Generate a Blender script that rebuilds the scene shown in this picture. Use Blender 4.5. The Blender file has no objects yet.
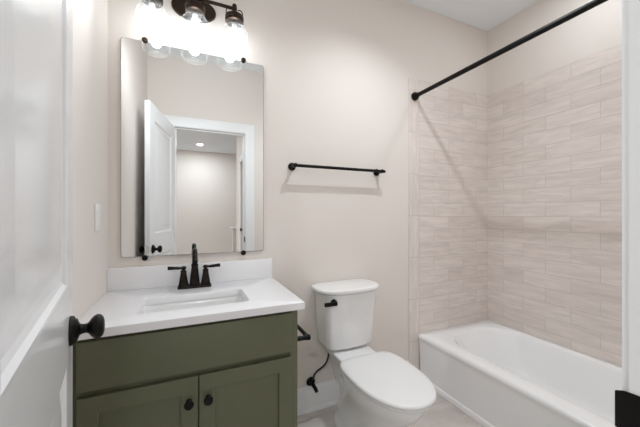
import bpy, bmesh, math
from math import sin, cos, pi, radians
from mathutils import Vector, Matrix

# ------------------------------------------------------------------ camera, world, light, exposure
scene = bpy.context.scene
COL = scene.collection
EYE = 1.206
cam_d = bpy.data.cameras.new('camera')
cam = bpy.data.objects.new('camera', cam_d)
COL.objects.link(cam)
cam_d.sensor_width = 36.0
cam_d.sensor_fit = 'HORIZONTAL'
cam_d.lens = 36.0 * 296.76 / 640.0
cam_d.shift_y = 0.4 / 640.0
cam_d.clip_start = 0.01
cam.location = (0.0, 0.0, EYE)
cam.rotation_euler = (pi / 2, 0.0, -radians(23.918))
scene.camera = cam

world = bpy.data.worlds.new('world')
scene.world = world
world.use_nodes = True
world.node_tree.nodes['Background'].inputs[0].default_value = (1.0, 0.96, 0.92, 1)
world.node_tree.nodes['Background'].inputs[1].default_value = 0.3

scene.view_settings.view_transform = 'Standard'
scene.view_settings.look = 'None'
scene.view_settings.gamma = 1.0
scene.view_settings.exposure = 0.0
scene.cycles.max_bounces = 14
scene.cycles.diffuse_bounces = 8
scene.cycles.glossy_bounces = 6
scene.cycles.transparent_max_bounces = 16
scene.cycles.sample_clamp_indirect = 4.0
scene.cycles.use_denoising = True

BULB_STRENGTH = 24.0       # the three vanity bulbs
FRONT_FILL_WATTS = 11.5          # unseen fill spot added in front of each vanity bulb
CEIL_WATTS = 47.0          # the bathroom ceiling light
HALL_WATTS = 21.0          # hall downlight seen in the mirror
NEAR_FILL_WATTS = 27.0          # unseen hall downlight added near the doorway as fill
TUB_FILL_WATTS = 3.5            # unseen downlight added over the tub as fill

# ------------------------------------------------------------------ measurements
D = 1.70        # painted back wall
W = 2.285       # painted right wall
L = -0.35       # left wall
F = 0.198       # bathroom face of the doorway wall
FH = 0.083      # hall face of the doorway wall
H = 2.73        # ceiling
DX0, DX1 = -0.118, 0.546    # door opening
DTOP = 2.05

# ------------------------------------------------------------------ materials
def srgb(r, g, b):
    f = lambda c: (c / 12.92 if c <= 0.04045 else ((c + 0.055) / 1.055) ** 2.4)
    return (f(r / 255), f(g / 255), f(b / 255), 1)

def new_mat(name):
    m = bpy.data.materials.new(name)
    m.use_nodes = True
    nt = m.node_tree
    return m, nt, nt.nodes['Principled BSDF']

def mat(name, col, rough=0.5, metal=0.0, coat=0.0, bump=0.0, bscale=200.0, vary=0.0, vscale=4.0, spec=0.5):
    m, nt, b = new_mat(name)
    b.inputs['Base Color'].default_value = col
    b.inputs['Roughness'].default_value = rough
    b.inputs['Metallic'].default_value = metal
    b.inputs['Coat Weight'].default_value = coat
    b.inputs['Coat Roughness'].default_value = 0.05
    b.inputs['Specular IOR Level'].default_value = spec
    tc = nt.nodes.new('ShaderNodeTexCoord')
    if vary:
        n = nt.nodes.new('ShaderNodeTexNoise')
        n.inputs['Scale'].default_value = vscale
        n.inputs['Detail'].default_value = 3
        nt.links.new(tc.outputs['Object'], n.inputs['Vector'])
        mx = nt.nodes.new('ShaderNodeMix'); mx.data_type = 'RGBA'
        mx.inputs[6].default_value = tuple(c * (1 - vary) for c in col[:3]) + (1,)
        mx.inputs[7].default_value = tuple(min(1, c * (1 + vary)) for c in col[:3]) + (1,)
        nt.links.new(n.outputs['Fac'], mx.inputs[0])
        nt.links.new(mx.outputs[2], b.inputs['Base Color'])
    if bump:
        n = nt.nodes.new('ShaderNodeTexNoise')
        n.inputs['Scale'].default_value = bscale
        n.inputs['Detail'].default_value = 2
        nt.links.new(tc.outputs['Object'], n.inputs['Vector'])
        bp = nt.nodes.new('ShaderNodeBump')
        bp.inputs['Strength'].default_value = bump
        bp.inputs['Distance'].default_value = 0.001
        nt.links.new(n.outputs['Fac'], bp.inputs['Height'])
        nt.links.new(bp.outputs['Normal'], b.inputs['Normal'])
    return m

def tile_mat(name, axes, shift, width, height, offset, c1, c2, grout, streak, rough=0.35, mortar=0.0016, streak_amt=0.13):
    """Brick pattern: axes = (index along, index up), shift = (along, up), streak = noise scale per axis."""
    m, nt, b = new_mat(name)
    tc = nt.nodes.new('ShaderNodeTexCoord')
    sp = nt.nodes.new('ShaderNodeSeparateXYZ')
    nt.links.new(tc.outputs['Object'], sp.inputs[0])
    cb = nt.nodes.new('ShaderNodeCombineXYZ')
    for k in (0, 1):
        a = nt.nodes.new('ShaderNodeMath'); a.operation = 'ADD'
        a.inputs[1].default_value = shift[k]
        nt.links.new(sp.outputs[axes[k]], a.inputs[0])
        nt.links.new(a.outputs[0], cb.inputs[k])
    br = nt.nodes.new('ShaderNodeTexBrick')
    br.offset = offset; br.offset_frequency = 2; br.squash = 1.0
    br.inputs['Scale'].default_value = 1.0
    br.inputs['Brick Width'].default_value = width
    br.inputs['Row Height'].default_value = height
    br.inputs['Mortar Size'].default_value = mortar
    br.inputs['Mortar Smooth'].default_value = 0.2
    br.inputs['Bias'].default_value = 0.0
    br.inputs['Color1'].default_value = c1
    br.inputs['Color2'].default_value = c2
    br.inputs['Mortar'].default_value = grout
    nt.links.new(cb.outputs[0], br.inputs['Vector'])
    # streaks: noise stretched along each tile, shifted from tile to tile by the tile tint
    mp = nt.nodes.new('ShaderNodeMapping')
    mp.inputs['Scale'].default_value = streak
    nt.links.new(cb.outputs[0], mp.inputs['Vector'])
    sc = nt.nodes.new('ShaderNodeSeparateColor')
    nt.links.new(br.outputs['Color'], sc.inputs[0])
    mu = nt.nodes.new('ShaderNodeMath'); mu.operation = 'MULTIPLY'; mu.inputs[1].default_value = 40.0
    nt.links.new(sc.outputs[0], mu.inputs[0])
    c3 = nt.nodes.new('ShaderNodeCombineXYZ')
    nt.links.new(mu.outputs[0], c3.inputs[2])
    ad = nt.nodes.new('ShaderNodeVectorMath'); ad.operation = 'ADD'
    nt.links.new(mp.outputs[0], ad.inputs[0]); nt.links.new(c3.outputs[0], ad.inputs[1])
    n = nt.nodes.new('ShaderNodeTexNoise')
    n.inputs['Scale'].default_value = 1.0; n.inputs['Detail'].default_value = 5
    n.inputs['Roughness'].default_value = 0.6; n.inputs['Distortion'].default_value = 0.6
    nt.links.new(ad.outputs[0], n.inputs['Vector'])
    rp = nt.nodes.new('ShaderNodeMapRange')
    rp.inputs['From Min'].default_value = 0.3; rp.inputs['From Max'].default_value = 0.7
    rp.inputs['To Min'].default_value = 1 - streak_amt; rp.inputs['To Max'].default_value = 1 + streak_amt * 0.6
    nt.links.new(n.outputs['Fac'], rp.inputs['Value'])
    vm = nt.nodes.new('ShaderNodeVectorMath'); vm.operation = 'SCALE'
    nt.links.new(br.outputs['Color'], vm.inputs[0]); nt.links.new(rp.outputs[0], vm.inputs['Scale'])
    nt.links.new(vm.outputs[0], b.inputs['Base Color'])
    b.inputs['Roughness'].default_value = rough
    bp = nt.nodes.new('ShaderNodeBump'); bp.inputs['Strength'].default_value = 0.4; bp.inputs['Distance'].default_value = 0.001
    bp.invert = True
    nt.links.new(br.outputs['Fac'], bp.inputs['Height'])
    nt.links.new(bp.outputs['Normal'], b.inputs['Normal'])
    return m

M = {}
M['wall'] = mat('wall_paint', srgb(230, 223, 217), 0.85, bump=0.12, bscale=350, spec=0.25)
M['ceil'] = mat('ceiling_paint', srgb(240, 244, 247), 0.9, spec=0.2)
M['trim'] = mat('trim_paint', srgb(240, 241, 242), 0.32)
M['door'] = mat('door_paint', srgb(236, 237, 239), 0.17)
M['porcelain'] = mat('porcelain', srgb(240, 240, 240), 0.12, coat=0.5)
M['tub'] = mat('tub_enamel', srgb(246, 247, 248), 0.16, coat=0.3)
M['seat'] = mat('seat_plastic', srgb(234, 234, 234), 0.25)
M['quartz'] = mat('white_quartz', srgb(240, 240, 242), 0.22, vary=0.015, vscale=40)
M['green'] = mat('green_lacquer', srgb(101, 104, 81), 0.42, vary=0.02, vscale=8)
M['green_in'] = mat('cabinet_inside', srgb(70, 72, 60), 0.6)
M['black'] = mat('black_metal', srgb(22, 21, 20), 0.38, metal=0.6, spec=0.4)
M['bronze'] = mat('oil_bronze', srgb(58, 46, 38), 0.36, metal=0.85)
M['faucet'] = mat('faucet_bronze', srgb(36, 32, 29), 0.27, metal=0.8)
M['chrome'] = mat('chrome', (0.8, 0.8, 0.8, 1), 0.12, metal=1.0)
M['plastic'] = mat('white_plastic', srgb(238, 238, 236), 0.35)
M['rubber'] = mat('braided_hose', srgb(28, 28, 28), 0.5)
M['edge'] = mat('mirror_edge', srgb(150, 158, 156), 0.2, metal=0.3)
m, nt, b = new_mat('mirror_silver')
b.inputs['Base Color'].default_value = (0.86, 0.87, 0.865, 1)
b.inputs['Metallic'].default_value = 1.0
b.inputs['Roughness'].default_value = 0.0
M['mirror'] = m

def emit(name, col, s):
    m, nt, b = new_mat(name)
    b.inputs['Base Color'].default_value = (0.9, 0.9, 0.9, 1)
    b.inputs['Emission Color'].default_value = col
    b.inputs['Emission Strength'].default_value = s
    return m
M['bulb'] = emit('bulb_glow', (0.92, 0.965, 1.0, 1), BULB_STRENGTH)
M['lens'] = emit('downlight_glow', (0.96, 0.98, 1.0, 1), 12.0)

# thin clear glass: light passes straight through, the surface only reflects
m = bpy.data.materials.new('clear_glass'); m.use_nodes = True
nt = m.node_tree; nt.nodes.clear()
out = nt.nodes.new('ShaderNodeOutputMaterial')
mix = nt.nodes.new('ShaderNodeMixShader')
tr = nt.nodes.new('ShaderNodeBsdfTransparent'); tr.inputs[0].default_value = (0.94, 0.95, 0.95, 1)
gl = nt.nodes.new('ShaderNodeBsdfGlossy'); gl.inputs['Roughness'].default_value = 0.06
lw = nt.nodes.new('ShaderNodeLayerWeight'); lw.inputs['Blend'].default_value = 0.5
pw = nt.nodes.new('ShaderNodeMath'); pw.operation = 'POWER'; pw.inputs[1].default_value = 5.0
sc_ = nt.nodes.new('ShaderNodeMapRange'); sc_.inputs['To Min'].default_value = 0.03; sc_.inputs['To Max'].default_value = 0.7
nt.links.new(lw.outputs['Facing'], pw.inputs[0]); nt.links.new(pw.outputs[0], sc_.inputs['Value'])
# the thick moulded rim glows: half mirror-like, half milky
tl_ = nt.nodes.new('ShaderNodeBsdfTranslucent'); tl_.inputs[0].default_value = (0.9, 0.92, 0.92, 1)
m2 = nt.nodes.new('ShaderNodeMixShader'); m2.inputs[0].default_value = 0.5
nt.links.new(gl.outputs[0], m2.inputs[1]); nt.links.new(tl_.outputs[0], m2.inputs[2])
nt.links.new(sc_.outputs[0], mix.inputs[0])
nt.links.new(tr.outputs[0], mix.inputs[1]); nt.links.new(m2.outputs[0], mix.inputs[2])
nt.links.new(mix.outputs[0], out.inputs[0])
M['glass'] = m

T1, T2, TG = srgb(232, 223, 217), srgb(224, 214, 208), srgb(203, 194, 188)
M['tile_back'] = tile_mat('shower_tile_back', (0, 2), (-0.026, 0.013), 0.302, 0.1, 0.5, T1, T2, TG, (5, 38, 1))
M['tile_right'] = tile_mat('shower_tile_right', (1, 2), (-0.198 + 0.604, 0.013), 0.302, 0.1, 0.5, T1, T2, TG, (5, 38, 1))
M['tile_front'] = tile_mat('shower_tile_front', (0, 2), (0.1, 0.013), 0.302, 0.1, 0.5, T1, T2, TG, (5, 38, 1))
M['tile_border'] = tile_mat('shower_tile_border', (2, 0), (-1.194 + 1.212, 1.0), 0.303, 5.0, 0.0, T1, T2, TG, (5, 38, 1))
M['floor'] = tile_mat('floor_tile', (0, 1), (3.11, 6.2), 0.61, 0.305, 0.33, srgb(214, 207, 202), srgb(203, 196, 191), srgb(184, 177, 172),
                      (4, 11, 1), rough=0.4, mortar=0.002, streak_amt=0.2)

# ------------------------------------------------------------------ mesh helpers (all in world metres)
def add_box(bm, x0, y0, z0, x1, y1, z1, bev=0.0, seg=2):
    vs = [bm.verts.new(p) for p in ((x0, y0, z0), (x1, y0, z0), (x1, y1, z0), (x0, y1, z0),
                                    (x0, y0, z1), (x1, y0, z1), (x1, y1, z1), (x0, y1, z1))]
    fs = [bm.faces.new([vs[i] for i in f]) for f in ((3, 2, 1, 0), (4, 5, 6, 7), (0, 1, 5, 4), (1, 2, 6, 5), (2, 3, 7, 6), (3, 0, 4, 7))]
    if bev:
        es = list({e for f in fs for e in f.edges})
        bmesh.ops.bevel(bm, geom=es, offset=bev, segments=seg, affect='EDGES', profile=0.5)
    return bm

def add_rings(bm, rings, cap0=True, cap1=True, closed=True):
    """Loft through rings of equally many points."""
    vr = [[bm.verts.new(p) for p in r] for r in rings]
    n = len(vr[0])
    for a, b_ in zip(vr, vr[1:]):
        for i in range(n if closed else n - 1):
            j = (i + 1) % n
            bm.faces.new((a[i], a[j], b_[j], b_[i]))
    if cap0: bm.faces.new(list(reversed(vr[0])))
    if cap1: bm.faces.new(vr[-1])
    return bm

def frame_for(d):
    d = d.normalized()
    u = Vector((0, 0, 1)) if abs(d.z) < 0.9 else Vector((1, 0, 0))
    a = d.cross(u).normalized()
    return a, d.cross(a).normalized()

def add_lathe(bm, origin, axis, prof, seg=32, cap0=True, cap1=True):
    """prof: (distance along axis, radius)."""
    o = Vector(origin); d = Vector(axis).normalized(); a, b_ = frame_for(d)
    rings = [[o + d * t + (a * cos(2 * pi * i / seg) + b_ * sin(2 * pi * i / seg)) * max(r, 1e-4) for i in range(seg)] for t, r in prof]
    return add_rings(bm, rings, cap0, cap1)

def add_tube(bm, pts, rad, seg=16):
    pts = [Vector(p) for p in pts]
    rr = rad if isinstance(rad, (list, tuple)) else [rad] * len(pts)
    rings = []; a = None
    for k, p in enumerate(pts):
        t = (pts[min(k + 1, len(pts) - 1)] - pts[max(k - 1, 0)]).normalized()
        if a is None: a, _ = frame_for(t)
        a = (a - t * a.dot(t)).normalized(); b_ = t.cross(a)
        rings.append([p + (a * cos(2 * pi * i / seg) + b_ * sin(2 * pi * i / seg)) * rr[k] for i in range(seg)])
    return add_rings(bm, rings)

def bez(p0, p1, p2, p3, n=16):
    p0, p1, p2, p3 = map(Vector, (p0, p1, p2, p3)); r = []
    for i in range(n + 1):
        t = i / n
        r.append(p0 * (1 - t) ** 3 + p1 * 3 * t * (1 - t) ** 2 + p2 * 3 * t * t * (1 - t) + p3 * t ** 3)
    return r

def rrect(cx, cy, hx, hy, r, k=8, m=6):
    """Rounded rectangle, always 4*(k+1+m) points so that rings match."""
    r = max(min(r, hx - 1e-4, hy - 1e-4), 1e-4); pts = []
    corners = [(cx + hx - r, cy + hy - r, 0), (cx - hx + r, cy + hy - r, pi / 2), (cx - hx + r, cy - hy + r, pi), (cx + hx - r, cy - hy + r, 3 * pi / 2)]
    for q, (x, y, a0) in enumerate(corners):
        arc = [(x + r * cos(a0 + pi / 2 * i / k), y + r * sin(a0 + pi / 2 * i / k)) for i in range(k + 1)]
        pts += arc
        nx, ny, na = corners[(q + 1) % 4]
        s = (nx + r * cos(na), ny + r * sin(na)); e = arc[-1]
        for i in range(1, m + 1):
            t = i / (m + 1)
            pts.append((e[0] + (s[0] - e[0]) * t, e[1] + (s[1] - e[1]) * t))
    return pts

def mk(name, bm, material, parent=None, smooth=True, angle=35, label=None):
    bmesh.ops.recalc_face_normals(bm, faces=bm.faces[:])
    off = Vector((0, 0, 0)); p = parent
    while p is not None:
        off += p.location; p = p.parent
    if off.length: bmesh.ops.translate(bm, verts=bm.verts[:], vec=-off)
    me = bpy.data.meshes.new(name); bm.to_mesh(me); bm.free()
    for mm in (material if isinstance(material, (list, tuple)) else [material]): me.materials.append(mm)
    if smooth:
        me.shade_smooth(); me.set_sharp_from_angle(angle=radians(angle))
    o = bpy.data.objects.new(name, me); COL.objects.link(o)
    if parent is not None: o.parent = parent
    if label: o['label'] = label
    return o

def thing(name, loc, label, cat, group=None):
    o = bpy.data.objects.new(name, None); COL.objects.link(o)
    o.empty_display_size = 0.05; o.location = loc
    o['label'] = label; o['category'] = cat
    if group: o['group'] = group
    return o

def struct(name, bm, material, label=None, smooth=False):
    o = mk(name, bm, material, None, smooth)
    o['kind'] = 'structure'; o['category'] = name.split('_')[0]
    if label: o['label'] = label
    return o

def B(*a, **k): return add_box(bmesh.new(), *a, **k)

def lamp(name, loc, watts, size, parent, color=(0.895, 0.955, 1.0)):
    """A downlight's own lamp: a small spot (size = its radius) or, from 0.04 up, a disk behind the lens."""
    if size < 0.04:
        l = bpy.data.lights.new(name, 'SPOT'); l.shadow_soft_size = size; l.spot_size = radians(136); l.spot_blend = 1.0
    else:
        l = bpy.data.lights.new(name, 'AREA'); l.shape = 'DISK'; l.size = size * 2
    l.energy = watts; l.color = color
    o = bpy.data.objects.new(name, l); COL.objects.link(o); o.parent = parent
    o.location = Vector(loc) - parent.location
    return o

# ------------------------------------------------------------------ the room shell
HX0, HX1, HY = -1.6, 2.6, -4.43      # hall extents
floor_o = struct('floor', B(HX0 - 0.1, HY - 0.1, -0.1, HX1 + 0.1, D + 0.1, 0.0), M['floor'], 'pale beige stone-look tiled floor')
ceil_o = struct('ceiling', B(HX0 - 0.1, HY - 0.1, H, HX1 + 0.1, D + 0.1, H + 0.1), M['ceil'], 'flat white painted ceiling')
wall_back = struct('wall_back', B(L - 0.1, D, 0, W + 0.1, D + 0.1, H), M['wall'], 'warm off-white back wall behind mirror and toilet')
wall_left = struct('wall_left', B(L - 0.1, F, 0, L, D, H), M['wall'], 'warm off-white left wall beside the vanity')
wall_right = struct('wall_right', B(W, F, 0, W + 0.1, D, H), M['wall'], 'warm off-white right wall above shower tile')
bm = bmesh.new()
add_box(bm, HX0, FH, 0, DX0 - 0.02, F, H); add_box(bm, DX1 + 0.02, FH, 0, HX1, F, H); add_box(bm, DX0 - 0.02, FH, DTOP + 0.02, DX1 + 0.02, F, H)
wall_front = struct('wall_front', bm, M['wall'], 'warm off-white wall around the bathroom doorway')
struct('wall_hall_back', B(HX0, HY - 0.1, 0, HX1, HY, H), M['wall'], 'beige far wall of the hall seen in the mirror')
struct('wall_hall_left', B(HX0 - 0.1, HY, 0, HX0, FH, H), M['wall'], 'beige left wall of the hall')
bm = bmesh.new()
HWX = 0.79
add_box(bm, HWX, -0.82, 0, HWX + 0.12, FH, H); add_box(bm, HWX, -2.1, 0, HWX + 0.12, -1.62, H); add_box(bm, HWX, -1.62, DTOP + 0.02, HWX + 0.12, -0.82, H)
struct('wall_hall_side', bm, M['wall'], 'beige hall wall with a white door, reflected at the mirror edge')
struct('wall_hall_right', B(HX1, HY, 0, HX1 + 0.1, FH, H), M['wall'], 'beige right wall of the hall')
bm = B(0.84, -3.06, 0, HX1, -2.94, 0.90)
hw = struct('wall_half', bm, M['wall'], 'low half wall in the hall, reflected in the mirror')
mk('cap', B(0.80, -3.09, 0.90, HX1, -2.91, 0.935, bev=0.004), M['trim'], hw)

# shower tile, part of its walls
TT = 2.187; TZ = 0.30; TB = 1.453
mk('tile_surround', B(1.546, D - 0.008, TZ, W, D, TT), M['tile_back'], wall_back, False, label='beige stone-look running-bond shower tile')
mk('tile_border', B(TB, D - 0.009, 0.0, 1.5445, D, TT, bev=0.002), M['tile_border'], wall_back, False, label='vertical strip of beige edge tiles')
mk('tile_surround', B(W - 0.008, F, TZ, W, D - 0.008, TT), M['tile_right'], wall_right, False, label='beige stone-look running-bond shower tile')
mk('tile_surround', B(1.5, F, 0, W - 0.008, F + 0.008, TT), M['tile_front'], wall_front, False, label='beige stone-look shower tile')

# baseboards with shoe moulding: profile (out from wall, height)
BB = [(0, 0), (0.026, 0), (0.026, 0.008), (0.022, 0.017), (0.015, 0.021), (0.015, 0.125), (0.012, 0.134), (0.007, 0.139), (0.006, 0.146), (0, 0.148)]
def baseboard(name, p0, p1, nrm):
    p0, p1, n = Vector(p0), Vector(p1), Vector(nrm)
    r = [[p + n * a + Vector((0, 0, z)) for a, z in BB] for p in (p0, p1)]
    return struct(name, add_rings(bmesh.new(), r), M['trim'], None, True)
baseboard('baseboard_back', (0.428, D, 0), (TB - 0.001, D, 0), (0, -1, 0))['label'] = 'white baseboard behind the toilet'
baseboard('baseboard_left', (L, F, 0), (L, 1.16, 0), (1, 0, 0))['label'] = 'white baseboard of the left wall'
baseboard('baseboard_front', (0.66, F, 0), (1.499, F, 0), (0, 1, 0))['label'] = 'white baseboard beside the doorway'
baseboard('baseboard_hall', (HX0, HY, 0), (HX1, HY, 0), (0, 1, 0))['label'] = 'white baseboard of the hall'

# door jamb and casings: profile across the casing (distance from the opening, thickness)
CP = [(0.005, 0.0), (0.005, 0.009), (0.012, 0.011), (0.03, 0.012), (0.045, 0.013), (0.06, 0.016), (0.088, 0.018), (0.094, 0.018), (0.097, 0.014), (0.097, 0.0)]
def casing(x0, x1, ztop, place):
    rings = []
    for ex, ez, z in ((-1, 0, 0.0), (-1, 1, ztop), (1, 1, ztop), (1, 0, 0.0)):
        rings.append([place((x0 if ex < 0 else x1) + ex * a, z + ez * a, t) for a, t in CP])
    return add_rings(bmesh.new(), rings)
struct('trim_1', casing(DX0, DX1, DTOP, lambda x, z, t: Vector((x, F + t, z))), M['trim'], 'white moulded casing around the bathroom doorway', True)
struct('trim_2', casing(DX0, DX1, DTOP, lambda x, z, t: Vector((x, FH - t, z))), M['trim'], 'white casing on the hall side of the bathroom doorway', True)
bm = bmesh.new()
add_box(bm, DX0 - 0.02, FH, 0, DX0, F, DTOP); add_box(bm, DX1, FH, 0, DX1 + 0.02, F, DTOP); add_box(bm, DX0 - 0.02, FH, DTOP, DX1 + 0.02, F, DTOP + 0.02)
add_box(bm, DX1 - 0.011, FH + 0.02, 0, DX1, F - 0.04, DTOP, bev=0.002); add_box(bm, DX0, FH + 0.02, 0, DX0 + 0.011, F - 0.04, DTOP, bev=0.002)
add_box(bm, DX0, FH + 0.02, DTOP - 0.011, DX1, F - 0.04, DTOP, bev=0.002)
jamb = struct('trim_3', bm, M['trim'], 'white door jamb at the right edge with a black strike plate')
# strike plate with a curved lip that reaches past the casing edge
bm = bmesh.new()
lip = [(DX1 - 0.0005, F - 0.040), (DX1 - 0.0005, F - 0.006), (DX1 - 0.002, F + 0.004), (DX1 - 0.0065, F + 0.0115)]
zc, hh = 0.938, 0.027
rings = []
for i, (x, y) in enumerate(lip):
    h2 = hh if i < 3 else hh - 0.002
    rings.append([Vector((x, y, zc - h2)), Vector((x - 0.002, y, zc - h2)), Vector((x - 0.002, y, zc + h2)), Vector((x, y, zc + h2))])
add_rings(bm, rings)
bmesh.ops.bevel(bm, geom=bm.edges[:], offset=0.0006, segments=1, affect='EDGES')
mk('strike_plate', bm, M['black'], jamb, label='black strike plate on the white jamb')

# ------------------------------------------------------------------ doors
def door_slab(width, z0, z1, place, stile=0.108, th=0.035):
    """Two-panel moulded door; place(s, t, z): s from the hinge, t from the face inwards."""
    bm = bmesh.new()
    pan = [(stile, 0.25, width - stile, 0.885), (stile, 1.05, width - stile, z1 - 0.115)]
    def bx(s0, a0, s1, a1):
        rings = [[place(s, t, z) for s, t, z in ((s0, 0, zz), (s1, 0, zz), (s1, th, zz), (s0, th, zz))] for zz in (a0, a1)]
        add_rings(bm, rings)
    bx(0, z0, stile, z1); bx(width - stile, z0, width, z1)
    bx(stile, z0, width - stile, 0.25); bx(stile, 0.885, width - stile, 1.05); bx(stile, z1 - 0.115, width - stile, z1)
    for (s0, a0, s1, a1) in pan:
        for side in (0, 1):
            rings = []
            for ins, dep in ((0, 0), (0.004, 0.001), (0.010, 0.007), (0.018, 0.0105), (0.032, 0.0105), (0.062, 0.0035), (0.066, 0.003)):
                t = dep if side == 0 else th - dep
                rings.append([place(s, t, z) for s, z in ((s0 + ins, a0 + ins), (s1 - ins, a0 + ins), (s1 - ins, a1 - ins), (s0 + ins, a1 - ins))])
            add_rings(bm, rings, cap0=False)
    return bm

A = radians(11.4)
HP = Vector((-0.120, 0.224, 0))
dvec = Vector((-sin(A), cos(A), 0)); nvec = Vector((cos(A), sin(A), 0))
DW = 0.689
dp = lambda s, t, z: HP + dvec * s - nvec * t + Vector((0, 0, z))
door = mk('door_1', door_slab(DW, 0.012, 2.035, dp), M['door'], None, True, 20)
door['kind'] = 'structure'; door['category'] = 'door'; door['label'] = 'open white two-panel bathroom door at the left edge'
kc = HP + dvec * (DW - 0.060) + Vector((0, 0, 0.942))
def knob(origin, ax, name, parent, k=1.0):
    bm = bmesh.new()
    prof = [(0.0, 0.0325), (0.004, 0.0325), (0.008, 0.0305), (0.0095, 0.026), (0.013, 0.0245), (0.016, 0.017), (0.018, 0.0125), (0.024, 0.0105), (0.030, 0.0105), (0.034, 0.0135),
            (0.038, 0.020), (0.044, 0.0258), (0.050, 0.0278), (0.056, 0.0262), (0.061, 0.021), (0.0635, 0.012), (0.0642, 0.0)]
    add_lathe(bm, origin, ax, [(t * k, r) for t, r in prof], 40)
    return mk(name, bm, M['black'], parent, angle=50, label='round black door knob')
knob(kc, nvec, 'door_knob', door)
knob(kc - nvec * 0.035, -nvec, 'door_knob', door, 0.82)
bm = bmesh.new()
c = [dp(DW + 0.001, 0.005, 0.912), dp(DW + 0.001, 0.030, 0.912), dp(DW + 0.001, 0.030, 0.972), dp(DW + 0.001, 0.005, 0.972)]
add_rings(bm, [[p - dvec * 0.002 for p in c], c])
mk('latch_plate', bm, M['chrome'], door, False, label='small metal latch plate')
for z in (0.22, 1.02, 1.83):
    bm = bmesh.new()
    add_lathe(bm, HP + nvec * 0.004 - dvec * 0.006 + Vector((0, 0, z - 0.045)), (0, 0, 1), [(0, 0.006), (0.09, 0.006)], 12)
    mk('hinge', bm, M['trim'], door)

d2 = lambda s, t, z: Vector((HWX + 0.03 + t, -0.83 - s, z))
door2 = mk('door_2', door_slab(0.76, 0.012, 2.035, d2), M['door'], None, True, 20)
door2['kind'] = 'structure'; door2['category'] = 'door'; door2['label'] = 'white hall door reflected at the right edge of the mirror'
bm = bmesh.new(); add_lathe(bm, (HWX + 0.03, -1.53, 0.95), (-1, 0, 0), [(0, 0.03), (0.008, 0.03), (0.01, 0.011), (0.03, 0.011), (0.04, 0.026), (0.052, 0.026), (0.058, 0.01)], 24)
mk('door_knob', bm, M['black'], door2)
struct('trim_4', casing(-1.62, -0.82, DTOP, lambda x, z, t: Vector((HWX - t, x, z))), M['trim'], 'white casing around the hall door', True)

# ------------------------------------------------------------------ lights of the place; doorway and tub downlights are added fill
def downlight(x, y, watts, label, size, strength_mat, group=None):
    t = thing('recessed_light', (x, y, H), label, 'ceiling light', group)
    bm = bmesh.new()
    add_lathe(bm, (x, y, H), (0, 0, -1), [(0, 0.085), (0.006, 0.083), (0.009, 0.075), (0.006, 0.062), (0.001, 0.058)], 36)
    mk('trim_ring', bm, M['plastic'], t)
    bm = bmesh.new()
    add_lathe(bm, (x, y, H - 0.002), (0, 0, -1), [(0, 0.057), (0.003, 0.055), (0.005, 0.03), (0.0055, 0.0)], 36)
    mk('lens', bm, strength_mat, t, label='glowing lens')
    lamp('recessed_lamp', (x, y, H - (0.05 if size < 0.04 else 0.012)), watts, size, t)
    return t
downlight(1.0, 1.06, CEIL_WATTS, 'round recessed ceiling light over the bathroom floor', 0.02, M['lens'])
downlight(0.23, -3.62, HALL_WATTS, 'round recessed hall ceiling light reflected in the mirror', 0.05, M['lens'])
downlight(-0.9, -1.6, NEAR_FILL_WATTS, 'added round fill downlight just outside the bathroom doorway, out of view', 0.05, M['lens'])
downlight(1.86, 0.85, TUB_FILL_WATTS, 'added round fill downlight over the bathtub, out of view', 0.08, M['lens'])

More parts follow.
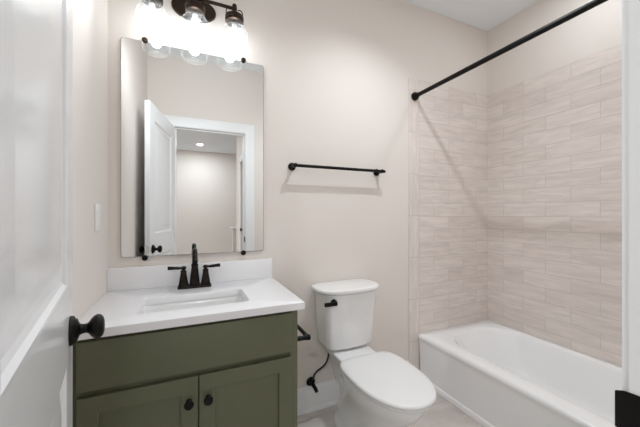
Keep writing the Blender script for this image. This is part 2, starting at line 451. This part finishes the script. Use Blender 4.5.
# ------------------------------------------------------------------ bathtub
def build_tub():
    x0, x1, y0, y1, zt = 1.530, W - 0.008, F + 0.008, D - 0.008, 0.333
    t = thing('bathtub', ((x0 + x1) / 2, (y0 + y1) / 2, 0), 'white alcove bathtub with a plain apron under the beige tile', 'bathtub')
    cx, cy, hx, hy = (x0 + x1) / 2, (y0 + y1) / 2, (x1 - x0) / 2, (y1 - y0) / 2
    rings = []
    def outer(ins, z, r=0.004): rings.append([Vector((x, y, z)) for x, y in rrect(cx, cy, hx - ins, hy - ins, r, 10, 10)])
    outer(0.002, 0); outer(0.002, 0.026); outer(0.004, 0.031); outer(0.012, 0.035); outer(0.007, 0.275); outer(0.005, 0.293); outer(0.001, 0.303)
    outer(0.0, 0.312); outer(0.002, 0.320); outer(0.007, 0.3265); outer(0.014, zt)
    # basin outline
    bx0, bx1, by0, by1 = 1.630, 2.222, 0.30, 1.592
    bcx, bcy, bhx, bhy = (bx0 + bx1) / 2, (by0 + by1) / 2, (bx1 - bx0) / 2, (by1 - by0) / 2
    def inner(ins, z, r, dy0=0.0, dy1=0.0):
        rings.append([Vector((x, y, z)) for x, y in rrect(bcx, bcy + (dy0 - dy1) / 2, bhx - ins, bhy - ins - (dy0 + dy1) / 2, r, 10, 10)])
    inner(-0.006, zt + 0.0005, 0.235); inner(0.0, zt - 0.001, 0.23); inner(0.008, zt - 0.006, 0.225); inner(0.015, zt - 0.016, 0.22)
    for k in range(1, 7):
        f = k / 6
        inner(0.018 + 0.04 * f, zt - 0.016 - 0.185 * f, 0.215 - 0.05 * f, 0.02 * f, 0.10 * f)
    inner(0.067, 0.095, 0.16, 0.03, 0.125); inner(0.085, 0.077, 0.145, 0.04, 0.15); inner(0.11, 0.067, 0.125, 0.06, 0.18); inner(0.15, 0.063, 0.1, 0.1, 0.22)
    mk('shell', add_rings(bmesh.new(), rings), M['tub'], t, angle=60)
    bm = bmesh.new(); add_lathe(bm, (bcx, 0.46, 0.064), (0, 0, 1), [(0, 0.034), (0.003, 0.034), (0.004, 0.026), (0.002, 0.02), (0.006, 0.012), (0.007, 0.0)], 28)
    mk('drain', bm, M['black'], t)
    bm = bmesh.new(); add_lathe(bm, (bcx, 0.333, 0.235), (0, 1, 0), [(0, 0.036), (0.010, 0.036), (0.014, 0.03), (0.015, 0)], 28)
    mk('overflow_cover', bm, M['black'], t)
build_tub()

# ------------------------------------------------------------------ shower rod
t = thing('shower_curtain_rod', (1.51, (F + D) / 2, 2.06), 'black straight shower curtain rod above the tub', 'shower rod')
bm = bmesh.new(); add_tube(bm, [(1.5, F + 0.012, 2.057), (1.5, 1.0, 2.057), (1.5, D - 0.012, 2.057)], 0.0145, 20)
mk('rod', bm, M['black'], t)
for y, s in ((D - 0.009, -1), (F + 0.008, 1)):
    bm = bmesh.new(); add_lathe(bm, (1.5, y, 2.057), (0, s, 0), [(0, 0.030), (0.008, 0.030), (0.016, 0.028), (0.026, 0.023), (0.032, 0.0185), (0.036, 0.0185)], 28)
    mk('end_flange', bm, M['black'], t)

# ------------------------------------------------------------------ towel bar
t = thing('towel_bar', (0.87, D, 1.488), 'black towel bar on the wall above the toilet', 'towel bar')
bm = bmesh.new(); add_tube(bm, [(0.552, 1.637, 1.489), (0.87, 1.637, 1.489), (1.200, 1.637, 1.489)], 0.0095, 16)
mk('bar', bm, M['black'], t)
for x in (0.568, 1.175):
    bm = bmesh.new(); add_lathe(bm, (x, D, 1.489), (0, -1, 0), [(0, 0.0235), (0.007, 0.0235), (0.010, 0.021), (0.011, 0.012), (0.05, 0.0105), (0.06, 0.013), (0.072, 0.013), (0.075, 0.010)], 28)
    mk('post', bm, M['black'], t)

# ------------------------------------------------------------------ mirror
t = thing('mirror', (0.05, D, 1.0), 'tall frameless rectangular wall mirror above the vanity', 'mirror')
MX0, MX1, MZ0, MZ1 = -0.297, 0.395, 0.995, 2.058
bm = bmesh.new()
pts = rrect((MX0 + MX1) / 2, (MZ0 + MZ1) / 2, (MX1 - MX0) / 2, (MZ1 - MZ0) / 2, 0.011, 8, 1)
pin = rrect((MX0 + MX1) / 2, (MZ0 + MZ1) / 2, (MX1 - MX0) / 2 - 0.002, (MZ1 - MZ0) / 2 - 0.002, 0.0095, 8, 1)
add_rings(bm, [[Vector((x, D - 0.004, z)) for x, z in pts], [Vector((x, D - 0.0088, z)) for x, z in pts], [Vector((x, D - 0.010, z)) for x, z in pin]])
bm.faces.ensure_lookup_table()
bmesh.ops.recalc_face_normals(bm, faces=bm.faces[:])
for f in bm.faces: f.material_index = 0 if (f.normal.y < -0.99 and f.calc_area() > 0.1) else 1
mk('glass', bm, [M['mirror'], M['edge']], t, False)
for x, z in ((-0.196, MZ1 + 0.006), (0.281, MZ1 + 0.006), (-0.196, MZ0 - 0.006), (0.281, MZ0 - 0.006)):
    bm = bmesh.new(); add_lathe(bm, (x, D, z), (0, -1, 0), [(0, 0.008), (0.0105, 0.008), (0.0108, 0.0135), (0.016, 0.0135), (0.019, 0.011), (0.020, 0.0)], 24)
    mk('clip', bm, M['bronze'] if z > 1.5 else M['black'], t)

# ------------------------------------------------------------------ vanity light
def build_light():
    t = thing('vanity_light', (0.028, D, 2.27), 'dark bronze three-bulb vanity light with clear glass jar shades', 'wall light')
    yb, zb = 1.59, 2.272
    bm = bmesh.new()
    def ell(a, b_, y): return [Vector((0.028 + a * cos(2 * pi * i / 56), y, 2.280 + b_ * sin(2 * pi * i / 56))) for i in range(56)]
    add_rings(bm, [ell(0.108, 0.062, D), ell(0.108, 0.062, D - 0.014), ell(0.106, 0.060, D - 0.018), ell(0.098, 0.052, D - 0.021), ell(0.092, 0.046, D - 0.0215)])
    mk('backplate', bm, M['bronze'], t, angle=25)
    bm = bmesh.new(); add_lathe(bm, (0.028, D - 0.02, 2.274), (0, -1, 0), [(0, 0.024), (0.012, 0.022), (0.016, 0.012), (0.088, 0.011)], 24)
    mk('arm', bm, M['bronze'], t)
    xs = (-0.155, 0.031, 0.219)
    bm = bmesh.new(); add_tube(bm, [(xs[0] - 0.012, yb, zb), (0.02, yb, zb), (xs[2] + 0.012, yb, zb)], 0.0085, 16)
    mk('crossbar', bm, M['bronze'], t)
    for x in xs:
        o = Vector((x, yb, zb))
        bm = bmesh.new()
        add_lathe(bm, o + Vector((0, 0, 0.024)), (0, 0, -1), [(0, 0.0), (0.002, 0.009), (0.012, 0.0125), (0.036, 0.0125), (0.044, 0.016), (0.050, 0.020), (0.060, 0.020), (0.064, 0.044), (0.068, 0.0465),
                                                              (0.082, 0.0465), (0.084, 0.045), (0.096, 0.0455), (0.098, 0.040)], 36)
        col = mk('socket_collar', bm, M['bronze'], t)
        for s in (-1, 1):
            bm = bmesh.new()
            add_tube(bm, bez(o + Vector((s * 0.016, 0, -0.006)), o + Vector((s * 0.04, 0, 0.008)), o + Vector((s * 0.046, 0, -0.02)), o + Vector((s * 0.038, 0, -0.05)), 12), 0.0028, 8)
            mk('wire_loop', bm, M['bronze'], col)
        bm = bmesh.new()
        add_lathe(bm, o + Vector((0, 0, -0.072)), (0, 0, -1), [(0, 0.042), (0.010, 0.042), (0.015, 0.0435), (0.019, 0.0425), (0.028, 0.049), (0.040, 0.0585), (0.052, 0.0645), (0.066, 0.0665), (0.112, 0.066),
                                                               (0.117, 0.0645), (0.121, 0.066), (0.127, 0.0645), (0.134, 0.060), (0.140, 0.052), (0.1435, 0.040), (0.141, 0.022), (0.140, 0.0)], 48, cap0=False)
        mk('glass_shade', bm, M['glass'], t, angle=60)
        bm = bmesh.new()
        add_lathe(bm, o + Vector((0, 0, -0.083)), (0, 0, -1), [(0.0, 0.013), (0.02, 0.013), (0.024, 0.0135)], 20)
        bulb = mk('bulb_socket', bm, M['plastic'], t)
        bm = bmesh.new()
        add_lathe(bm, o + Vector((0, 0, -0.107)), (0, 0, -1), [(0, 0.0125), (0.010, 0.014), (0.022, 0.019), (0.036, 0.0235), (0.050, 0.025), (0.062, 0.023), (0.070, 0.017), (0.075, 0.009), (0.076, 0.0)], 24)
        mk('bulb', bm, M['bulb'], t, angle=80, label='glowing bulb')
        l = bpy.data.lights.new('added_fill_spot', 'SPOT'); l.energy = FRONT_FILL_WATTS; l.color = (0.92, 0.965, 1.0)  # added spot aimed into the room, brightens facing walls but not the back wall
        l.shadow_soft_size = 0.045; l.spot_size = radians(150); l.spot_blend = 1.0
        lo = bpy.data.objects.new('added_fill_spot', l); COL.objects.link(lo); lo.parent = t
        lo.location = o + Vector((0, -0.03, -0.15)) - t.location
        lo.rotation_euler = Vector((0.1, -1.0, -0.25)).to_track_quat('-Z', 'Y').to_euler()
build_light()

# ------------------------------------------------------------------ vanity cabinet
VX0, VX1, VF = -0.348, 0.425, 1.194
def build_vanity():
    t = thing('vanity_cabinet', ((VX0 + VX1) / 2, 1.45, 0), 'olive green shaker vanity cabinet under the white countertop', 'cabinet')
    bm = bmesh.new()
    zt = 0.809
    add_box(bm, VX0, VF + 0.02, 0.0, VX0 + 0.018, D - 0.003, zt); add_box(bm, VX1 - 0.018, VF + 0.02, 0.0, VX1, D - 0.003, zt)
    add_box(bm, VX0 + 0.018, VF + 0.02, 0.10, VX1 - 0.018, D - 0.003, 0.118); add_box(bm, VX0 + 0.018, D - 0.012, 0.118, VX1 - 0.018, D - 0.003, zt)
    add_box(bm, VX0 + 0.018, VF + 0.07, 0.0, VX1 - 0.018, VF + 0.085, 0.10)
    mk('cabinet_body', bm, M['green'], t, False)
    bm = bmesh.new()
    add_box(bm, VX0, VF, 0.10, VX0 + 0.04, VF + 0.02, zt, bev=0.001, seg=1); add_box(bm, VX1 - 0.04, VF, 0.10, VX1, VF + 0.02, zt, bev=0.001, seg=1)
    for a, b_ in ((0.10, 0.14), (0.605, 0.645), (0.775, zt)): add_box(bm, VX0 + 0.04, VF, a, VX1 - 0.04, VF + 0.0195, b_)
    mk('face_frame', bm, M['green'], t, False)
    dx0, dx1, mid = -0.326, 0.396, 0.0345
    y1 = VF - 0.0005; y0 = VF - 0.0195
    mk('drawer_front', B(dx0, y0, 0.633, dx1, y1, 0.794, bev=0.0025), M['green'], t, True, 30)
    for k, (a, b_) in enumerate(((dx0, mid - 0.0015), (mid + 0.0015, dx1))):
        bm = bmesh.new(); s = 0.057; z0, z1 = 0.115, 0.612
        # frame: outer and inner rectangle rings, then a recessed panel
        def rc(ins, y): return [Vector((x, y, z)) for x, z in ((a + ins, z0 + ins), (b_ - ins, z0 + ins), (b_ - ins, z1 - ins), (a + ins, z1 - ins))]
        add_rings(bm, [rc(0, y1), rc(0, y0 + 0.002), rc(0.002, y0), rc(s - 0.001, y0), rc(s, y0 + 0.001), rc(s + 0.0015, y0 + 0.0095)])
        d = mk('cabinet_door', bm, M['green'], t, False)
        kx = (mid - 0.0325) if k == 0 else (mid + 0.0325)
        bm = bmesh.new()
        add_lathe(bm, (kx, y0, 0.527), (0, -1, 0), [(0, 0.010), (0.003, 0.010), (0.005, 0.0065), (0.014, 0.006), (0.018, 0.010), (0.021, 0.0152), (0.026, 0.0165), (0.030, 0.0145), (0.0315, 0.0)], 28)
        mk('knob', bm, M['black'], d, label='round black knob')
build_vanity()

def build_top():
    zt, zb = 0.84, 0.810
    x0, x1, y0, y1 = L + 0.001, 0.443, 1.155, D - 0.001
    t = thing('vanity_countertop', ((x0 + x1) / 2, (y0 + y1) / 2, zb), 'white quartz countertop slab on the green vanity cabinet', 'countertop')
    sx0, sx1, sy0, sy1, r = -0.174, 0.236, 1.262, 1.482, 0.022
    ox, oy, ohx, ohy = (x0 + x1) / 2, (y0 + y1) / 2, (x1 - x0) / 2, (y1 - y0) / 2
    ix, iy, ihx, ihy = (sx0 + sx1) / 2, (sy0 + sy1) / 2, (sx1 - sx0) / 2, (sy1 - sy0) / 2
    V = lambda pts, z: [Vector((x, y, z)) for x, y in pts]
    e = 0.002
    rings = [V(rrect(ix, iy, ihx, ihy, r), zb), V(rrect(ox, oy, ohx, ohy, 0.003), zb), V(rrect(ox, oy, ohx, ohy, 0.003), zt - e), V(rrect(ox, oy, ohx - e * 0.6, ohy - e * 0.6, 0.003), zt - e * 0.3),
             V(rrect(ox, oy, ohx - e, ohy - e, 0.003), zt), V(rrect(ix, iy, ihx + e, ihy + e, r + e), zt), V(rrect(ix, iy, ihx + e * 0.3, ihy + e * 0.3, r), zt - e * 0.6), V(rrect(ix, iy, ihx, ihy, r), zt - e),
             V(rrect(ix, iy, ihx, ihy, r), zb)]
    bm = bmesh.new(); add_rings(bm, rings, False, False); bmesh.ops.remove_doubles(bm, verts=bm.verts[:], dist=1e-5)
    mk('slab', bm, M['quartz'], t, angle=40)
    bt = thing('backsplash', ((x0 + x1) / 2, D - 0.011, zt), 'low white quartz backsplash strip below the mirror', 'backsplash')
    mk('backsplash_slab', B(x0, D - 0.022, zt, 0.4425, D - 0.001, 0.9475, bev=0.0015), M['quartz'], bt, True, 40)
    rings = []
    for ins, z, rr in ((-0.020, zb - 0.0005, 0.04), (-0.004, zb - 0.0005, 0.032), (-0.002, zb - 0.003, 0.032), (0.002, zb - 0.02, 0.034), (0.010, zb - 0.085, 0.038), (0.018, zb - 0.105, 0.042), (0.034, zb - 0.119, 0.042),
                       (0.055, zb - 0.124, 0.035), (0.075, zb - 0.127, 0.02), (0.09, zb - 0.128, 0.008)):
        rings.append(V(rrect(ix, iy, ihx - ins, ihy - ins, rr), z))
    bm = bmesh.new(); add_rings(bm, rings, False, True)
    bas = thing('sink', (ix, iy, zb - 0.128), 'white rectangular undermount sink sunk in the vanity countertop', 'sink')
    mk('sink_basin', bm, M['porcelain'], bas, angle=60)
    bm = bmesh.new(); add_lathe(bm, (ix, iy + 0.01, zb - 0.1285), (0, 0, 1), [(0, 0.022), (0.0035, 0.021), (0.004, 0.016), (0.002, 0.013), (0.005, 0.0)], 24)
    mk('drain', bm, M['faucet'], bas, label='dark drain')
build_top()

# ------------------------------------------------------------------ faucet
def build_faucet():
    fx, fy, z = 0.029, 1.612, 0.84
    t = thing('faucet', (fx, fy, z), 'dark bronze two-handle centerset faucet behind the sink', 'faucet')
    bm = bmesh.new()
    V = lambda hx, hy, r, zz: [Vector((x, y, zz)) for x, y in rrect(fx, fy, hx, hy, r, 8, 4)]
    add_rings(bm, [V(0.078, 0.027, 0.012, z), V(0.078, 0.027, 0.012, z + 0.009), V(0.0765, 0.0255, 0.011, z + 0.012), V(0.074, 0.021, 0.01, z + 0.014), V(0.072, 0.018, 0.009, z + 0.0165)])
    mk('base', bm, M['faucet'], t, angle=30)
    bm = bmesh.new()
    # square-ish tapering column, then the gooseneck
    def sq(h, zz): return [Vector((x, y, zz)) for x, y in rrect(fx, fy, h, h, h * 0.55, 6, 2)]
    add_rings(bm, [sq(0.024, z + 0.014), sq(0.0235, z + 0.022), sq(0.015, z + 0.105), sq(0.0165, z + 0.108), sq(0.0165, z + 0.114), sq(0.013, z + 0.117)])
    col = mk('spout', bm, M['faucet'], t, angle=30)
    path = [Vector((fx, fy, z + 0.112)), Vector((fx, fy, z + 0.135))] + bez((fx, fy, z + 0.145), (fx, fy - 0.002, z + 0.195), (fx, fy - 0.080, z + 0.212), (fx, fy - 0.108, z + 0.150), 18)
    n = len(path)
    bm = bmesh.new(); add_tube(bm, path, [0.0128 - 0.0025 * i / n for i in range(n)], 18)
    mk('gooseneck', bm, M['faucet'], col, angle=60)
    bm = bmesh.new(); e = path[-1]; dr = (path[-1] - path[-2]).normalized()
    add_lathe(bm, e - dr * 0.004, dr, [(0, 0.0112), (0.002, 0.0122), (0.014, 0.0122), (0.016, 0.0105)], 20)
    mk('aerator', bm, M['faucet'], col)
    for s in (-1, 1):
        hx = fx + s * 0.051
        bm = bmesh.new()
        def q(h, zz): return [Vector((x, y, zz)) for x, y in rrect(hx, fy, h, h, h * 0.55, 6, 2)]
        add_rings(bm, [q(0.0225, z + 0.014), q(0.022, z + 0.02), q(0.0125, z + 0.078), q(0.0138, z + 0.080), q(0.0138, z + 0.085), q(0.010, z + 0.088)])
        h = mk('handle', bm, M['faucet'], t, angle=30)
        bm = bmesh.new()
        add_lathe(bm, (hx, fy, z + 0.086), (0, 0, 1), [(0, 0.008), (0.006, 0.008), (0.009, 0.0125), (0.016, 0.013), (0.021, 0.009), (0.0225, 0.0)], 20)
        p0 = Vector((hx - s * 0.004, fy, z + 0.098)); p1 = Vector((hx + s * 0.070, fy - 0.004, z + 0.103))
        add_tube(bm, [p0, p0.lerp(p1, 0.3), p0.lerp(p1, 0.33), p0.lerp(p1, 0.97), p1], [0.0055, 0.0058, 0.0072, 0.0088, 0.0075], 14)
        mk('lever', bm, M['faucet'], h, angle=40)
build_faucet()

# ------------------------------------------------------------------ paper holder on the vanity side
t = thing('toilet_paper_holder', (VX1, 1.28, 0.64), 'empty black toilet paper holder on the side of the green vanity', 'toilet paper holder')
bm = bmesh.new(); add_lathe(bm, (VX1, 1.272, 0.639), (1, 0, 0), [(-0.001, 0.022), (0.007, 0.022), (0.010, 0.018), (0.011, 0.011), (0.062, 0.0105), (0.070, 0.0125), (0.086, 0.0125), (0.089, 0.009)], 24)
mk('post', bm, M['black'], t)
bm = bmesh.new(); add_tube(bm, [(VX1 + 0.078, 1.258, 0.639), (VX1 + 0.078, 1.34, 0.639), (VX1 + 0.078, 1.425, 0.639)], 0.0095, 16)
mk('bar', bm, M['black'], t)

# ------------------------------------------------------------------ toilet
XC = 0.876
def build_toilet():
    t = thing('toilet', (XC, 1.3, 0), 'white two-piece elongated toilet between the vanity and the tub', 'toilet')
    N = 64
    def egg(hw, yb, yf, z, sq=2.0, tail=1.0):
        """Closed outline: rounded back end at yb (towards the wall), elongated front at yf."""
        ym = yb - (yb - yf) * 0.42
        pts = []
        for i in range(N):
            a = 2 * pi * i / N
            c, s = cos(a), sin(a)
            p = 2.0 / (sq if s > 0 else 2.15)
            x = math.copysign(abs(c) ** p, c) * hw
            y = ym + (math.copysign(abs(s) ** p, s)) * ((yb - ym) if s > 0 else (ym - yf))
            pts.append(Vector((XC + x, y, z)))
        return pts
    # bowl and pedestal
    rings = [egg(0.118, 1.60, 1.13, 0.0, 3.5), egg(0.118, 1.60, 1.13, 0.022, 3.5), egg(0.108, 1.595, 1.145, 0.034, 3.2), egg(0.096, 1.59, 1.165, 0.06, 3.0), egg(0.094, 1.585, 1.165, 0.13, 3.0),
             egg(0.100, 1.57, 1.13, 0.19, 2.8), egg(0.118, 1.55, 1.065, 0.245, 2.4), egg(0.141, 1.525, 1.008, 0.295, 2.2), egg(0.157, 1.505, 0.975, 0.34, 2.1), egg(0.164, 1.495, 0.960, 0.37, 2.1),
             egg(0.166, 1.492, 0.956, 0.385, 2.1), egg(0.163, 1.489, 0.960, 0.3945, 2.1), egg(0.155, 1.482, 0.968, 0.397, 2.1)]
    bowl = mk('bowl', add_rings(bmesh.new(), rings), M['porcelain'], t, angle=70)
    # deck that carries the tank
    bm = bmesh.new()
    V = lambda cy, hx, hy, r, zz: [Vector((x, y, zz)) for x, y in rrect(XC, cy, hx, hy, r, 8, 4)]
    add_rings(bm, [V(1.52, 0.075, 0.10, 0.05, 0.22), V(1.515, 0.085, 0.125, 0.05, 0.29), V(1.51, 0.102, 0.145, 0.05, 0.355), V(1.505, 0.118, 0.16, 0.05, 0.39), V(1.505, 0.119, 0.16, 0.05, 0.402), V(1.505, 0.116, 0.156, 0.046, 0.408), V(1.505, 0.108, 0.148, 0.04, 0.41)])
    mk('deck', bm, M['porcelain'], bowl, angle=60)
    for s in (-1, 1):
        bm = bmesh.new(); add_lathe(bm, (XC + s * 0.100, 1.42, 0.030), (s * 0.15, 0, 1), [(0, 0.016), (0.010, 0.016), (0.018, 0.011), (0.021, 0.0)], 20)
        mk('bolt_cap', bm, M['porcelain'], bowl)
    # seat ring and lid
    def lid(d, z): return egg(0.178 - d, 1.398 - d, 0.922 + d, z, 4.6)
    mk('seat', add_rings(bmesh.new(), [lid(0.016, 0.398), lid(0.011, 0.400), lid(0.009, 0.405), lid(0.011, 0.410), lid(0.018, 0.4125)]), M['seat'], t, angle=60)
    mk('lid', add_rings(bmesh.new(), [lid(0.006, 0.4155), lid(0.001, 0.418), lid(0.0, 0.424), lid(0.002, 0.430), lid(0.008, 0.434), lid(0.03, 0.4365), lid(0.07, 0.4385), lid(0.11, 0.439)]), M['seat'], t, angle=60)
    for s in (-1, 1):
        bm = bmesh.new(); add_tube(bm, [(XC + s * 0.045, 1.404, 0.416), (XC + s * 0.07, 1.404, 0.416), (XC + s * 0.095, 1.404, 0.416)], 0.008, 14)
        mk('hinge', bm, M['seat'], t)
    # tank: tapering, front gently bowed
    def tank(hw, yf, z, yb=1.688, bow=0.018, r=0.03):
        pts = []
        for x, y in rrect(0, (yf + yb) / 2, hw, (yb - yf) / 2, r, 8, 8):
            if y < (yf + yb) / 2: y -= bow * (1 - (x / hw) ** 2)
            pts.append(Vector((XC - 0.002 + x, y, z)))
        return pts
    tk = mk('tank', add_rings(bmesh.new(), [tank(0.126, 1.540, 0.418), tank(0.140, 1.527, 0.422), tank(0.147, 1.520, 0.430), tank(0.150, 1.516, 0.442), tank(0.155, 1.510, 0.52), tank(0.163, 1.502, 0.65), tank(0.170, 1.496, 0.735), tank(0.174, 1.492, 0.748)]), M['porcelain'], t, angle=45)
    def tl(d, z): return tank(0.207 - d, 1.486 + d, z - 0.009, 1.692 - d, 0.036, 0.075)
    mk('tank_lid', add_rings(bmesh.new(), [tl(0.014, 0.757), tl(0.006, 0.764), tl(0.001, 0.770), tl(0.0, 0.778), tl(0.002, 0.784), tl(0.007, 0.788), tl(0.02, 0.790)]), M['porcelain'], t, angle=50)
    bm = bmesh.new()
    lx, ly, lz = 0.745, 1.486, 0.710
    add_lathe(bm, (lx, ly + 0.012, lz), (0, -1, 0), [(0, 0.018), (0.014, 0.018), (0.017, 0.014), (0.024, 0.010), (0.030, 0.010)], 24)
    add_box(bm, lx - 0.066, ly - 0.025, lz - 0.014, lx + 0.012, ly - 0.008, lz + 0.008, bev=0.005)
    mk('flush_lever', bm, M['black'], tk, angle=40, label='black flush lever')
build_toilet()

# ------------------------------------------------------------------ supply valve
t = thing('water_supply_valve', (0.689, D, 0.18), 'black water shut-off valve and hose on the wall beside the toilet', 'valve')
bm = bmesh.new(); add_lathe(bm, (0.689, D, 0.172), (0, -1, 0), [(0, 0.027), (0.004, 0.027), (0.010, 0.021), (0.012, 0.010), (0.045, 0.009)], 24)
mk('escutcheon', bm, M['black'], t)
bm = bmesh.new()
add_lathe(bm, (0.689, D - 0.035, 0.172), (0, -1, 0), [(0, 0.012), (0.02, 0.012), (0.024, 0.009), (0.034, 0.008)], 18)
add_lathe(bm, (0.689, D - 0.046, 0.172), (0, 0, 1), [(0, 0.009), (0.02, 0.009), (0.022, 0.011), (0.034, 0.011), (0.036, 0.006)], 16)
mk('valve_body', bm, M['black'], t)
bm = bmesh.new(); add_tube(bm, [(0.689, D - 0.066, 0.172), (0.690, D - 0.074, 0.168), (0.694, D - 0.092, 0.154)], [0.010, 0.012, 0.010], 14)
mk('valve_handle', bm, M['black'], t)
bm = bmesh.new(); add_tube(bm, bez((0.689, D - 0.046, 0.206), (0.691, D - 0.05, 0.29), (0.772, D - 0.09, 0.25), (0.768, D - 0.10, 0.40), 20) + [Vector((0.768, D - 0.10, 0.4175))], 0.0055, 12)
mk('hose', bm, M['rubber'], t, label='black supply hose')

# ------------------------------------------------------------------ light switch
t = thing('light_switch', (L, 1.515, 1.19), 'white rocker light switch on the left wall', 'light switch')
mk('cover_plate', B(L, 1.478, 1.133, L + 0.006, 1.552, 1.247, bev=0.0025), M['plastic'], t)
bm = bmesh.new()
add_rings(bm, [[Vector((L + a, y, z)) for y, z in ((1.499, 1.158), (1.531, 1.158), (1.531, 1.222), (1.499, 1.222))] for a in (0.005, 0.0075)])
for v in bm.verts:
    if v.co.x > L + 0.007 and v.co.z > 1.2: v.co.x += 0.002
mk('rocker', bm, M['plastic'], t, False)
